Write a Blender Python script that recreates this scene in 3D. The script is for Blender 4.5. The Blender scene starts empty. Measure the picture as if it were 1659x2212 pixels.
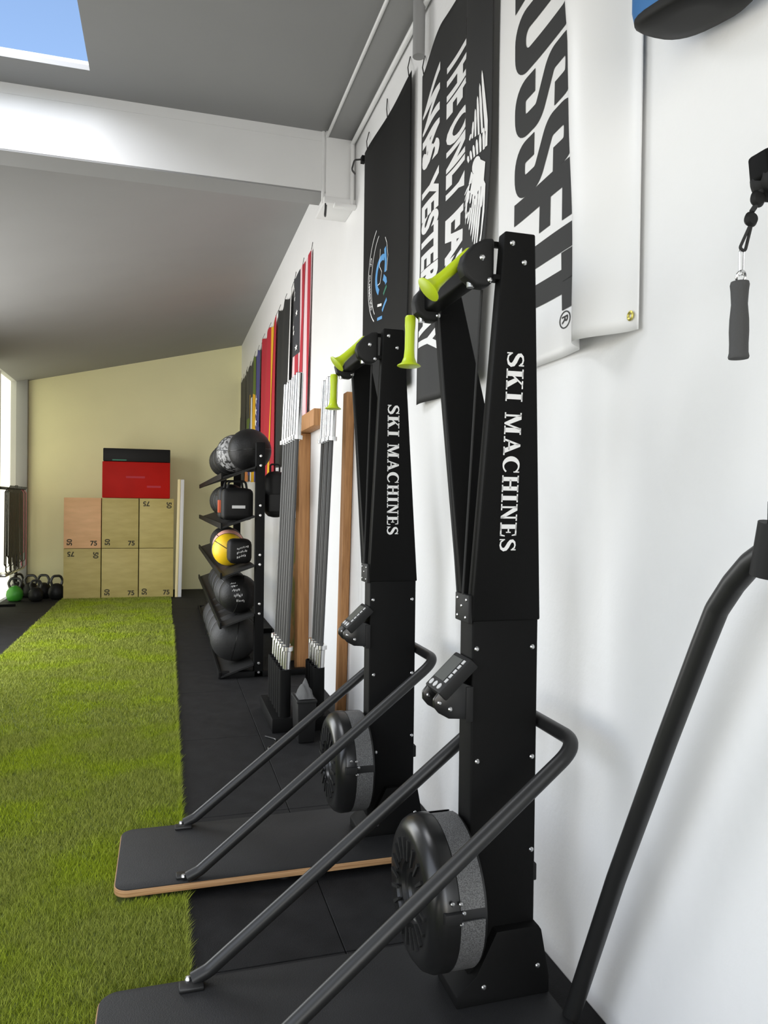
import bpy, bmesh, math, random
import numpy as np
from mathutils import Vector, Matrix

random.seed(7)
rng = np.random.default_rng(11)
scene = bpy.context.scene
col = scene.collection
PI = math.pi
R_ = math.radians

# ------------------------------------------------------------------ camera
YAW, PITCH, ROLL, CAM_H = R_(16.35), R_(-0.55), R_(0.7), 1.45
Fv = Vector((math.sin(YAW) * math.cos(PITCH), math.cos(YAW) * math.cos(PITCH), math.sin(PITCH)))
R0 = Vector((math.cos(YAW), -math.sin(YAW), 0))
U0 = R0.cross(Fv)
Rv = R0 * math.cos(ROLL) + U0 * math.sin(ROLL)
Uv = -R0 * math.sin(ROLL) + U0 * math.cos(ROLL)
cd = bpy.data.cameras.new('camera')
cam = bpy.data.objects.new('camera', cd)
col.objects.link(cam)
cam.matrix_world = Matrix(((Rv.x, Uv.x, -Fv.x, 0), (Rv.y, Uv.y, -Fv.y, 0), (Rv.z, Uv.z, -Fv.z, CAM_H), (0, 0, 0, 1)))
cd.sensor_fit = 'HORIZONTAL'
cd.sensor_width = 36
cd.lens = 36 * 1600 / 1659
cd.clip_start = 0.02
scene.camera = cam

# ------------------------------------------------------------------ light
scene.view_settings.view_transform = 'Standard'
scene.view_settings.look = 'None'
scene.view_settings.gamma = 1
scene.view_settings.use_curve_mapping = False
scene.view_settings.exposure = 0.0
world = bpy.data.worlds.new('sky')
scene.world = world
world.use_nodes = True
wn = world.node_tree
bg = wn.nodes['Background']
sky = wn.nodes.new('ShaderNodeTexSky')
sky.sky_type = 'NISHITA'
sky.sun_disc = False
sky.sun_elevation = R_(48)
sky.sun_rotation = R_(200)
wn.links.new(sky.outputs[0], bg.inputs[0])
bg.inputs[1].default_value = 0.30

W, XL, YF, YB = 1.2, -2.26, 12.8, -3.5       # right wall, left wall, far wall, wall behind the camera
ZN = 3.94                                     # ceiling of the near bay


def area(name, loc, size, size_y, power, direction, colour=(1, 1, 1)):
    ld = bpy.data.lights.new(name, 'AREA')
    ld.shape = 'RECTANGLE'
    ld.size, ld.size_y, ld.energy, ld.color = size, size_y, power, colour
    o = bpy.data.objects.new(name, ld)
    col.objects.link(o)
    o.location = loc
    o.rotation_euler = Vector(direction).to_track_quat('-Z', 'Z').to_euler()
    return o


# daylight through the open roller doors of the left wall and the skylight of the near bay
area('daylight_door_near', (XL - 0.25, 0.9, 1.62), 3.3, 3.1, 74, (1, 0, -0.06), (1, .98, .95))
area('daylight_door_mid', (XL - 0.25, 7.2, 1.62), 3.5, 3.1, 205, (1, 0, -0.06), (1, .99, .96))
area('fill_lamp_back', (-.55, YB - 0.25, 1.62), 3.0, 3.1, 120, (0, 1, -0.04), (1, .98, .95))  # unseen fill behind the camera, added to brighten beam and box fronts
area('daylight_skylight', (-1.2, 3.6, ZN + 0.55), 1.5, 1.9, 75, (0.15, 0.1, -1), (1, 1, 1))


# ------------------------------------------------------------------ materials
def mat(name, c, rough=0.5, metal=0.0, noise=0.0, nscale=20, bump=0.0, bscale=60, spec=0.5, coat=0.0, c2=None, stretch=None, emit=0, hard=False):
    m = bpy.data.materials.new(name)
    m.use_nodes = True
    nt = m.node_tree
    b = nt.nodes['Principled BSDF']
    b.inputs['Roughness'].default_value = rough
    b.inputs['Metallic'].default_value = metal
    b.inputs['Specular IOR Level'].default_value = spec
    b.inputs['Coat Weight'].default_value = coat
    b.inputs['Base Color'].default_value = (*c, 1)
    tc = nt.nodes.new('ShaderNodeTexCoord')
    src = tc.outputs['Object']
    if stretch:
        mp = nt.nodes.new('ShaderNodeMapping')
        mp.inputs['Scale'].default_value = stretch
        nt.links.new(src, mp.inputs[0])
        src = mp.outputs[0]
    if noise or c2:
        n = nt.nodes.new('ShaderNodeTexNoise')
        n.inputs['Scale'].default_value = nscale
        n.inputs['Detail'].default_value = 5
        nt.links.new(src, n.inputs['Vector'])
        r = nt.nodes.new('ShaderNodeValToRGB')
        lo, hi = (0.44, 0.56) if hard else (0.3, 0.7)
        r.color_ramp.elements[0].position, r.color_ramp.elements[1].position = lo, hi
        a = c2 if c2 else tuple(max(0, x * (1 - noise)) for x in c)
        d = c if c2 else tuple(min(1, x * (1 + noise)) for x in c)
        r.color_ramp.elements[0].color = (*a, 1)
        r.color_ramp.elements[1].color = (*d, 1)
        nt.links.new(n.outputs[0], r.inputs[0])
        nt.links.new(r.outputs[0], b.inputs['Base Color'])
    if bump:
        n2 = nt.nodes.new('ShaderNodeTexNoise')
        n2.inputs['Scale'].default_value = bscale
        n2.inputs['Detail'].default_value = 4
        nt.links.new(src, n2.inputs['Vector'])
        bp = nt.nodes.new('ShaderNodeBump')
        bp.inputs['Strength'].default_value = bump
        bp.inputs['Distance'].default_value = 0.01
        nt.links.new(n2.outputs[0], bp.inputs['Height'])
        nt.links.new(bp.outputs[0], b.inputs['Normal'])
    if emit:
        b.inputs['Emission Color'].default_value = (*c, 1)
        b.inputs['Emission Strength'].default_value = emit
    return m


M = dict(
    wall=mat('white_wall_paint', (.84, .84, .84), .45, noise=.015, nscale=3, bump=.12, bscale=35, spec=.3),
    farwall=mat('cream_wall_paint', (.86, .82, .50), .6, noise=.02, nscale=2, bump=.1, bscale=30),
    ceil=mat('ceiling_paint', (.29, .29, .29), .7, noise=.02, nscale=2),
    lwall=mat('left_wall_paint', (.55, .55, .53), .7, noise=.02, nscale=2),
    beam=mat('beam_paint', (.82, .82, .82), .45, noise=.015, nscale=4),
    slab=mat('concrete_slab', (.12, .12, .12), .9),
    mat_=mat('black_rubber_mat', (.010, .010, .0105), .7, noise=.35, nscale=9, bump=.25, bscale=220, spec=.22),
    turf=mat('turf_backing', (.10, .13, .02), .95, noise=.3, nscale=14),
    black=mat('black_powder_coat', (.0050, .0050, .0050), .6, bump=.06, bscale=400, spec=.10),
    blackg=mat('black_gloss_plastic', (.010, .010, .010), .28, spec=.45),
    blackm=mat('black_matte_plastic', (.012, .012, .012), .6, spec=.25),
    tube=mat('black_painted_tube', (.014, .014, .014), .4, spec=.4),
    deck=mat('black_deck_sheet', (.016, .016, .0165), .6, spec=.3, noise=.15, nscale=8, bump=.15, bscale=260),
    ply=mat('plywood_edge', (.50, .30, .14), .6, c2=(.30, .15, .06), nscale=5, stretch=(1, 1, 60)),
    plyface=mat('plywood_face', (.50, .41, .145), .6, c2=(.40, .32, .10), nscale=3, stretch=(1, 1, 4)),
    plyface2=mat('plywood_face_warm', (.80, .47, .24), .6, c2=(.66, .38, .18), nscale=3, stretch=(1, 1, 4)),
    lime=mat('lime_plastic', (.50, .64, .015), .38, spec=.5),
    mesh=mat('grey_perforated_mesh', (.13, .13, .13), .5, c2=(.05, .05, .05), nscale=420, hard=True),
    steel=mat('bright_steel', (.72, .72, .72), .22, metal=1.0),
    chrome=mat('chrome', (.62, .62, .62), .2, metal=1.0),
    shaft=mat('oxide_shaft', (.075, .075, .075), .38, metal=.8),
    zinc=mat('zinc_bolt', (.60, .60, .60), .3, metal=1.0),
    white=mat('white_print', (.80, .80, .80), .5),
    banw=mat('white_vinyl', (.82, .82, .82), .35, spec=.4),
    banb=mat('black_vinyl', (.0065, .0065, .0065), .65, spec=.15),
    banb2=mat('charcoal_vinyl', (.030, .030, .030), .6, spec=.2),
    grey=mat('charcoal_print', (.038, .038, .038), .6, spec=.2),
    brass=mat('brass_grommet', (.55, .48, .12), .35, metal=.9),
    lcd=mat('lcd_screen', (.10, .105, .10), .25, spec=.5),
    button=mat('grey_button', (.55, .55, .55), .5),
    wood=mat('pine_timber', (.50, .25, .095), .6, c2=(.33, .15, .05), nscale=6, stretch=(12, 12, .6)),
    woodg=mat('weathered_timber', (.20, .19, .05), .7, c2=(.42, .22, .08), nscale=4, stretch=(3, 3, 1.2), hard=True),
    red=mat('red_vinyl', (.42, .008, .004), .6, spec=.15, noise=.08, nscale=3),
    blackv=mat('black_foam_vinyl', (.008, .008, .008), .55, spec=.2),
    ink=mat('stencil_ink', (.03, .025, .01), .7),
    ball=mat('black_rubber_ball', (.008, .008, .008), .5, bump=.2, bscale=90, spec=.25),
    ball2=mat('grey_rubber_ball', (.024, .024, .024), .55, spec=.3, bump=.2, bscale=70),
    pattern=mat('printed_black_ball', (.30, .30, .30), .5, c2=(.008, .008, .008), nscale=38, hard=True),
    yellow=mat('yellow_ball', (.80, .52, .01), .45),
    pink=mat('pink_ball', (.75, .38, .30), .5),
    orange=mat('orange_label', (.62, .10, .03), .5),
    green=mat('green_coated_iron', (.05, .30, .03), .4),
    blue=mat('blue_nylon', (.012, .13, .36), .55, bump=.1, bscale=40),
    grip=mat('grey_foam_grip', (.055, .055, .055), .75, bump=.2, bscale=300),
    fred=mat('red_flag_cloth', (.42, .012, .030), .65),
    fpink=mat('white_flag_cloth', (.75, .55, .58), .65),
    fwhite=mat('flag_white', (.80, .80, .80), .65),
    fnavy=mat('flag_canton', (.030, .032, .040), .65),
    fblack=mat('flag_black', (.010, .011, .012), .65),
    fgold=mat('flag_gold', (.75, .42, .008), .6),
    fblue=mat('flag_blue', (.060, .060, .22), .65),
    fgreen=mat('flag_green', (.10, .16, .02), .65),
    forange=mat('flag_orange', (.55, .20, .06), .65),
    fgrey=mat('flag_charcoal', (.040, .040, .042), .65),
    band=mat('red_band', (.62, .03, .12), .5),
    bandg=mat('charcoal_band', (.03, .03, .03), .6),
    cord=mat('dark_cord', (.02, .02, .02), .8),
    pane=mat('frosted_pane', (.90, .90, .70), .4, emit=1.5),
    skyblue=mat('sky_blue_print', (.08, .30, .62), .5),
    tealp=mat('teal_print', (.01, .16, .09), .5),
    clothg=mat('grey_cloth', (.10, .10, .10), .9),
    board=mat('white_board', (.62, .62, .62), .5),
    cream=mat('cream_edge', (.78, .66, .36), .5),
)


# ------------------------------------------------------------------ mesh building
class MB:
    def __init__(s):
        s.v, s.f = [], []

    def add(s, vs, fs):
        n = len(s.v)
        s.v += [tuple(map(float, p)) for p in vs]
        s.f += [tuple(i + n for i in f) for f in fs]
        return s

    def hexa(s, p):       # 8 points: bottom 4 ccw, top 4 ccw
        return s.add(p, [(3, 2, 1, 0), (4, 5, 6, 7), (0, 1, 5, 4), (1, 2, 6, 5), (2, 3, 7, 6), (3, 0, 4, 7)])

    def box(s, a, b):
        (x0, y0, z0), (x1, y1, z1) = a, b
        return s.hexa([(x0, y0, z0), (x1, y0, z0), (x1, y1, z0), (x0, y1, z0), (x0, y0, z1), (x1, y0, z1), (x1, y1, z1), (x0, y1, z1)])

    def tube(s, path, r, n=14, caps=True, closed=False):
        P = [Vector(p) for p in path]
        rings = []
        m = len(P)
        up = None
        for i, p in enumerate(P):
            if closed:
                t = (P[(i + 1) % m] - P[i - 1]).normalized()
            else:
                t = (P[min(i + 1, m - 1)] - P[max(i - 1, 0)]).normalized()
            if up is None:
                a = Vector((0, 0, 1)) if abs(t.z) < .9 else Vector((1, 0, 0))
                up = (a - t * a.dot(t)).normalized()
            else:
                up = (up - t * up.dot(t)).normalized()
            q = t.cross(up)
            rr = r[i] if hasattr(r, '__len__') else r
            rings.append([p + (up * math.cos(2 * PI * k / n) + q * math.sin(2 * PI * k / n)) * rr for k in range(n)])
        vs = [v for g in rings for v in g]
        fs = []
        for i in range(m if closed else m - 1):
            j = (i + 1) % m
            for k in range(n):
                k2 = (k + 1) % n
                fs.append((i * n + k, i * n + k2, j * n + k2, j * n + k))
        if caps and not closed:
            fs.append(tuple(reversed(range(n))))
            fs.append(tuple((m - 1) * n + k for k in range(n)))
        return s.add(vs, fs)

    def cyl(s, a, b, r, n=16):
        return s.tube([a, b], r, n)

    def lathe(s, prof, origin=(0, 0, 0), axis='z', n=32, a0=0, a1=2 * PI):
        full = abs(a1 - a0 - 2 * PI) < 1e-6
        cnt = n if full else n + 1
        vs, fs = [], []
        ox, oy, oz = origin
        for r, h in prof:
            for k in range(cnt):
                a = a0 + (a1 - a0) * k / n
                c, d = math.cos(a) * r, math.sin(a) * r
                vs.append({'z': (ox + c, oy + d, oz + h), 'x': (ox + h, oy + c, oz + d), 'y': (ox + c, oy + h, oz + d)}[axis])
        m = len(prof)
        for i in range(m - 1):
            for k in range(n):
                k2 = (k + 1) % cnt if full else k + 1
                fs.append((i * cnt + k, i * cnt + k2, (i + 1) * cnt + k2, (i + 1) * cnt + k))
        return s.add(vs, fs)

    def sphere(s, c, r, n=20, sq=(1, 1, 1)):
        m = n // 2
        prof = [(max(r * math.sin(PI * i / m), 1e-4), -r * math.cos(PI * i / m)) for i in range(m + 1)]
        k = len(s.v)
        s.lathe(prof, (0, 0, 0), 'z', n)
        s.v[k:] = [(c[0] + x * sq[0], c[1] + y * sq[1], c[2] + z * sq[2]) for x, y, z in s.v[k:]]
        return s

    def prism(s, poly, h0, h1, plane='xz'):    # polygon extruded along the missing axis
        n = len(poly)
        f = {'xz': lambda a, b, h: (a, h, b), 'xy': lambda a, b, h: (a, b, h), 'yz': lambda a, b, h: (h, a, b)}[plane]
        vs = [f(a, b, h0) for a, b in poly] + [f(a, b, h1) for a, b in poly]
        fs = [tuple(range(n)), tuple(reversed(range(n, 2 * n)))] + [(k, k + n, (k + 1) % n + n, (k + 1) % n) for k in range(n)]
        return s.add(vs, fs)

    def build(s, name, m, parent=None, off=(0, 0, 0), bevel=0, seg=2, smooth=True, recalc=True, angle=35):
        me = bpy.data.meshes.new(name)
        o3 = Vector(off)
        me.from_pydata([Vector(p) - o3 for p in s.v], [], s.f)
        bm = bmesh.new()
        bm.from_mesh(me)
        if recalc:
            bmesh.ops.recalc_face_normals(bm, faces=bm.faces)
        if bevel:
            es = [e for e in bm.edges if len(e.link_faces) == 2 and e.calc_face_angle(0) > R_(40)]
            bmesh.ops.bevel(bm, geom=es, offset=bevel, segments=seg, profile=.5, affect='EDGES', clamp_overlap=True)
        bm.to_mesh(me)
        bm.free()
        if smooth:
            me.polygons.foreach_set('use_smooth', [True] * len(me.polygons))
            me.set_sharp_from_angle(angle=R_(angle))
        me.materials.append(m)
        o = bpy.data.objects.new(name, me)
        col.objects.link(o)
        if parent:
            o.parent = parent
        return o


def tag(o, label=None, cat=None, group=None, kind=None):
    if label:
        o['label'] = label
    if cat:
        o['category'] = cat
    if group:
        o['group'] = group
    if kind:
        o['kind'] = kind
    return o


def thing(name, loc, label, cat, group=None, rz=0):
    o = bpy.data.objects.new(name, None)
    o.empty_display_size = .1
    col.objects.link(o)
    o.location = loc
    o.rotation_euler = (0, 0, rz)
    return tag(o, label, cat, group)


def place(name, m, mesh, loc, parent=None, rot=(0, 0, 0), scale=(1, 1, 1)):   # another object on shared mesh data
    o = bpy.data.objects.new(name, mesh)
    col.objects.link(o)
    o.location, o.rotation_euler, o.scale = loc, rot, scale
    if parent:
        o.parent = parent
    return o


def copy_tree(o, parent=None):
    c = o.copy()
    col.objects.link(c)
    c.parent = parent
    for ch in [x for x in col.objects if x.parent == o]:
        copy_tree(ch, c)
    return c


def arc(cx, cy, r, a0, a1, n=10):
    return [(cx + r * math.cos(a0 + (a1 - a0) * i / n), cy + r * math.sin(a0 + (a1 - a0) * i / n)) for i in range(n + 1)]


def rrect(x0, y0, x1, y1, r, n=6):
    return arc(x1 - r, y1 - r, r, 0, PI / 2, n) + arc(x0 + r, y1 - r, r, PI / 2, PI, n) + arc(x0 + r, y0 + r, r, PI, 1.5 * PI, n) + arc(x1 - r, y0 + r, r, 1.5 * PI, 2 * PI, n)


def fillet(path, r, n=8):        # round the inner corners of a 3-D polyline
    P = [Vector(p) for p in path]
    out = [P[0]]
    for i in range(1, len(P) - 1):
        a, b, c = P[i - 1], P[i], P[i + 1]
        d1, d2 = (a - b).normalized(), (c - b).normalized()
        half = d1.angle(d2) / 2
        t = min(r / math.tan(half), (a - b).length * .49, (c - b).length * .49)
        p0, p2 = b + d1 * t, b + d2 * t
        for k in range(n + 1):
            u = k / n
            out.append(p0 * (1 - u) ** 2 + b * 2 * u * (1 - u) + p2 * u * u)
    out.append(P[-1])
    return out


def scribble(length, n_):         # worn print too small to read: a row of short uneven strokes
    V, Fc = [], []
    for k in range(n_):
        x = length * (k + .2) / n_
        w = length / n_ * random.uniform(.25, .5)
        h0, h1 = random.uniform(0, .4), random.uniform(.6, 1)
        m_ = len(V)
        V += [(x, h0), (x + w, h0), (x + w * 1.1, h1), (x + w * .1, h1)]
        Fc.append((m_, m_ + 1, m_ + 2, m_ + 3))
    return V, Fc


# ---- lettering: 2-D faces, x along the line (0..length), y up (0..1 cap height)
def font_text(body, length, bold=0.0, space=1.0):
    cu = bpy.data.curves.new('lettering', 'FONT')
    cu.body = body
    cu.size = 1
    cu.offset = bold
    cu.space_character = space
    cu.resolution_u = 4
    o = bpy.data.objects.new('lettering', cu)
    col.objects.link(o)
    dg = bpy.context.evaluated_depsgraph_get()
    me = o.evaluated_get(dg).to_mesh()
    vs = [(v.co.x, v.co.y) for v in me.vertices]
    fs = [tuple(p.vertices) for p in me.polygons]
    o.evaluated_get(dg).to_mesh_clear()
    bpy.data.objects.remove(o)
    bpy.data.curves.remove(cu)
    xs = [v[0] for v in vs]
    ys = [v[1] for v in vs]
    x0, x1, y0, y1 = min(xs), max(xs), min(ys), max(ys)
    return [((x - x0) / (x1 - x0) * length, (y - y0) / (y1 - y0)) for x, y in vs], fs


def quads_stroke(pts, wid):      # thick polyline as quads; wid = list of widths
    vs, fs = [], []
    n = len(pts)
    for i in range(n):
        a = Vector(pts[max(i - 1, 0)])
        b = Vector(pts[min(i + 1, n - 1)])
        d = (b - a).normalized()
        q = Vector((-d.y, d.x)) * (wid[i] if hasattr(wid, '__len__') else wid) / 2
        p = Vector(pts[i])
        vs += [tuple(p + q), tuple(p - q)]
    for i in range(n - 1):
        fs.append((2 * i, 2 * i + 1, 2 * i + 3, 2 * i + 2))
    return vs, fs


def serif_glyph(ch):             # (width, verts, faces) of a bold slab-serif capital, cap height 1
    V, Fc = [], []

    def poly(p):
        n = len(V)
        V.extend(p)
        Fc.append(tuple(range(n, n + len(p))))

    def rect(x0, y0, x1, y1):
        poly([(x0, y0), (x1, y0), (x1, y1), (x0, y1)])

    def stroke(p, w):
        v, f = quads_stroke(p, w)
        n = len(V)
        V.extend(v)
        Fc.extend([tuple(i + n for i in q) for q in f])
    s = .08
    if ch == 'I':
        rect(.10, 0, .34, 1); rect(0, 0, .44, s); rect(0, 1 - s, .44, 1); return .44, V, Fc
    if ch == 'H':
        for x in (.08, .58):
            rect(x, 0, x + .22, 1); rect(x - .08, 0, x + .30, s); rect(x - .08, 1 - s, x + .30, 1)
        rect(.2, .45, .7, .56); return .88, V, Fc
    if ch == 'E':
        rect(.10, 0, .34, 1); rect(0, 0, .44, s); rect(0, 1 - s, .44, 1)
        rect(.3, 0, .72, .09); rect(.3, .91, .70, 1); rect(.3, .46, .55, .55)
        poly([(.62, 0), (.72, 0), (.76, .30), (.70, .30)]); poly([(.60, 1), (.70, 1), (.72, .72), (.67, .72)]); rect(.50, .36, .56, .65); return .76, V, Fc
    if ch == 'N':
        rect(.12, 0, .22, 1); rect(.68, 0, .78, 1); poly([(.06, 1), (.34, 1), (.78, .12), (.78, 0), (.66, 0)])
        rect(0, 0, .34, s); rect(0, 1 - s, .2, 1); rect(.56, 1 - s, .90, 1); return .90, V, Fc
    if ch == 'M':
        rect(.10, 0, .20, 1); rect(.78, 0, 1.02, 1); poly([(.06, 1), (.34, 1), (.60, .30), (.52, .0)]); poly([(.52, 0), (.60, .0), (.86, .85), (.86, 1), (.80, 1)])
        rect(0, 0, .30, s); rect(.68, 0, 1.12, s); rect(0, 1 - s, .2, 1); rect(.9, 1 - s, 1.12, 1); return 1.12, V, Fc
    if ch == 'A':
        poly([(.10, 0), (.20, 0), (.46, .82), (.40, 1)]); poly([(.40, 1), (.52, 1), (.90, 0), (.64, 0), (.36, .84)])
        rect(.22, .28, .70, .37); rect(0, 0, .30, s); rect(.54, 0, .98, s); return .98, V, Fc
    if ch == 'K':
        rect(.10, 0, .34, 1); rect(0, 0, .44, s); rect(0, 1 - s, .44, 1)
        poly([(.34, .36), (.34, .50), (.70, 1), (.80, 1)]); poly([(.42, .52), (.58, .66), (.92, 0), (.64, 0)])
        rect(.54, 0, .98, s); rect(.54, 1 - s, .92, 1); return .98, V, Fc
    if ch == 'C':
        P = [(.46 + .38 * math.cos(a), .5 + .46 * math.sin(a)) for a in np.linspace(R_(38), R_(322), 22)]
        stroke(P, [.09 + .17 * max(0, -math.cos(a)) for a in np.linspace(R_(38), R_(322), 22)])
        rect(.74, .66, .80, 1); return .86, V, Fc
    if ch == 'S':
        P = [(.60, .78), (.52, .91), (.38, .95), (.22, .91), (.14, .80), (.16, .68), (.28, .58), (.44, .49), (.58, .38), (.62, .25), (.55, .11), (.38, .045), (.20, .08), (.09, .24)]
        stroke(P, [.08, .09, .09, .12, .17, .19, .22, .23, .22, .19, .14, .10, .09, .08])
        rect(.60, .70, .66, 1); rect(.04, 0, .10, .32); return .70, V, Fc
    return .4, V, Fc


def serif_text(body, length, gap=.10):
    V, Fc, x = [], [], 0
    for ch in body:
        w, v, f = serif_glyph(ch)
        n = len(V)
        V += [(a + x, b) for a, b in v]
        Fc += [tuple(i + n for i in q) for q in f]
        x += w + gap
    x -= gap
    return [(a * length / x, b) for a, b in V], Fc


def print_on(flat, fn, name, m, parent, off=(0, 0, 0), cuts_x=0, cuts_y=0):
    """lay flat lettering on a surface: fn(x, y) -> 3-D point just proud of it"""
    vs, fs = flat
    bm = bmesh.new()
    bv = [bm.verts.new((a, b, 0)) for a, b in vs]
    for f in fs:
        try:
            bm.faces.new([bv[i] for i in f])
        except ValueError:
            pass
    xs = [a for a, b in vs]
    ys = [b for a, b in vs]
    for n, lo, hi, ax in ((cuts_x, min(xs), max(xs), 0), (cuts_y, min(ys), max(ys), 1)):
        for k in range(1, n + 1):
            c = [0, 0, 0]
            c[ax] = lo + (hi - lo) * k / (n + 1)
            no = [0, 0, 0]
            no[ax] = 1
            bmesh.ops.bisect_plane(bm, geom=bm.verts[:] + bm.edges[:] + bm.faces[:], plane_co=c, plane_no=no)
    o3 = Vector(off)
    for v in bm.verts:
        v.co = Vector(fn(v.co.x, v.co.y)) - o3
    me = bpy.data.meshes.new(name)
    bm.to_mesh(me)
    bm.free()
    me.materials.append(m)
    o = bpy.data.objects.new(name, me)
    col.objects.link(o)
    o.parent = parent
    return o


# ================================================================== THE SETTING
def struct(o):
    o['kind'] = 'structure'
    return o


floor = struct(MB().box((XL, YB, -.14), (W, YF, -.016)).build('floor', M['slab'], smooth=False))
# rubber mats lying edge to edge, 3 mm joints
TX0, TX1 = -1.47, .075


def mats(x0, x1, y0, y1, ly):
    n = max(1, round((y1 - y0) / ly))
    st = (y1 - y0) / n
    src = MB().box((-(x1 - x0) / 2 + .0015, -st / 2 + .0015, -.016), ((x1 - x0) / 2 - .0015, st / 2 - .0015, 0)).build('rubber_mat', M['mat_'], floor, bevel=.002, seg=1)
    src.location = ((x0 + x1) / 2, y0 + st / 2, 0)
    for k in range(1, n):
        place('rubber_mat', None, src.data, ((x0 + x1) / 2, y0 + st * (k + .5), 0), floor)


mats(TX1, .57, YB, YF, 1.2)
mats(.57, W, YB, YF, 1.2)
mats(XL, TX0, YB, YF, 1.2)
mats(TX0, TX1, 11.95, YF, .85)

struct(MB().box((W, YB, -.14), (W + .2, YF, 4.6)).build('wall_right', M['wall'], smooth=False))
struct(MB().box((XL - .15, YF, -.14), (W + .2, YF + .2, 4.6)).build('wall_far', M['farwall'], smooth=False))
struct(MB().box((XL - .15, YB - .2, -.14), (-2.05, YB, 4.6)).box((.95, YB - .2, -.14), (W + .2, YB, 4.6)).box((-2.05, YB - .2, 3.2), (.95, YB, 4.6)).build('wall_back', M['wall'], smooth=False))  # middle gap added to let the fill lamp shine in
# left wall with three door openings
lw = MB()
ops = [(-.75, 2.55), (5.45, 8.95), (10.9, 12.69)]
y = YB
for a, b in ops:
    lw.box((XL - .15, y, -.14), (XL, a, 4.6))
    lw.box((XL - .15, a, 3.3), (XL, b, 4.6))
    y = b
lw.box((XL - .15, y, -.14), (XL, YF, 4.6))
struct(lw.build('wall_left', M['lwall'], smooth=False))
w1 = thing('window_1', (XL, 11.8, 0), None, None)
struct(w1)
MB().box((XL - .10, 10.9, -.016), (XL - .08, 12.69, 3.3)).build('pane', M['pane'], w1, (XL, 11.8, 0), smooth=False)
for yy in (10.92, 11.75):
    MB().box((XL - .08, yy - .02, 0), (XL - .04, yy + .02, 3.3)).build('mullion', M['lwall'], w1, (XL, 11.8, 0), smooth=False)

# near-bay ceiling with a skylight, far bay ceiling falling to the left
SX0, SX1, SY0, SY1 = -1.95, -.45, 2.7, 4.62
cl = MB()
cl.box((XL, YB, ZN), (W, SY0, ZN + .03)).box((XL, SY0, ZN), (SX0, SY1, ZN + .03)).box((SX1, SY0, ZN), (W, SY1, ZN + .03)).box((XL, SY1, ZN), (W, 4.9, ZN + .03))
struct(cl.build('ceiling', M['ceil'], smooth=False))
z_r, z_l = 4.13, 3.30
sl = MB().hexa([(XL, 5.12, z_l), (W, 5.12, z_r), (W, YF, z_r), (XL, YF, z_l), (XL, 5.12, z_l + .15), (W, 5.12, z_r + .15), (W, YF, z_r + .15), (XL, YF, z_l + .15)])
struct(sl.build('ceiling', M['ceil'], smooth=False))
# skylight well and frame
tr = MB()
for a, b in (((SX0 - .04, SY0 - .04), (SX0, SY1 + .04)), ((SX1, SY0 - .04), (SX1 + .04, SY1 + .04)), ((SX0, SY0 - .04), (SX1, SY0)), ((SX0, SY1), (SX1, SY1 + .04))):
    tr.box((*a, ZN + .03), (*b, ZN + .05))
struct(tr.build('trim_1', M['beam'], smooth=False))
# cross beam with its seam, wall plate, corbel and conduits
bmz = MB().box((XL, 4.9, 3.545), (1.0, 5.12, 3.872)).box((XL, 4.903, 3.872), (1.0, 5.12, 3.876)).box((XL, 4.9, 3.876), (1.0, 5.12, ZN)).box((.30, 5.02, ZN), (1.0, 5.12, ZN + .3))
struct(bmz.build('trim_2', M['beam'], smooth=False))
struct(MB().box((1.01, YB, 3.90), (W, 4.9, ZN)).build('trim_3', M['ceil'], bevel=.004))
struct(MB().tube([(1.005, YB, 3.902), (1.005, 4.89, 3.902)], .010, 10).build('trim_9', M['beam']))  # pale bead standing in for the lit edge of the wall plate
struct(MB().box((XL, 4.902, 3.535), (1.0, 5.118, 3.545)).build('trim_10', M['ceil'], smooth=False))  # grey board under the beam, its underside shade put into the colour
cb = MB().box((1.0, 4.88, 3.50), (W, 5.14, ZN + .3)).box((.985, 4.86, 3.455), (W, 5.16, 3.50)).box((1.05, 4.83, 3.43), (W, 4.88, 3.455))
struct(cb.build('trim_4', M['beam'], bevel=.005))
struct(MB().tube([(1.175, YB, 3.87), (1.175, 4.88, 3.87)], .014, 10).tube([(1.175, 4.86, 3.87), (1.175, 4.86, 3.44)], .014, 10).build('trim_5', M['beam']))
struct(MB().tube([(1.15, 3.42, 3.62), (1.15, 3.42, 3.90)], .03, 12).build('trim_6', M['ceil']))
struct(MB().tube([(.985, 4.9, 3.94), (.985, 4.9, 3.46)], .012, 10).build('trim_7', M['beam']))

struct(MB().box((XL, 12.69, 0), (-2.10, YF, 3.34)).build('trim_8', M['ceil'], bevel=.004))

# turf: backing and blades

def blades(y0, y1, dens, h, w):
    n = int((y1 - y0) * (TX1 - TX0) * dens)
    return np.column_stack([rng.uniform(TX0, TX1, n), rng.uniform(y0, y1, n), rng.uniform(.7, 1.25, n) * h, np.full(n, w)])


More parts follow.
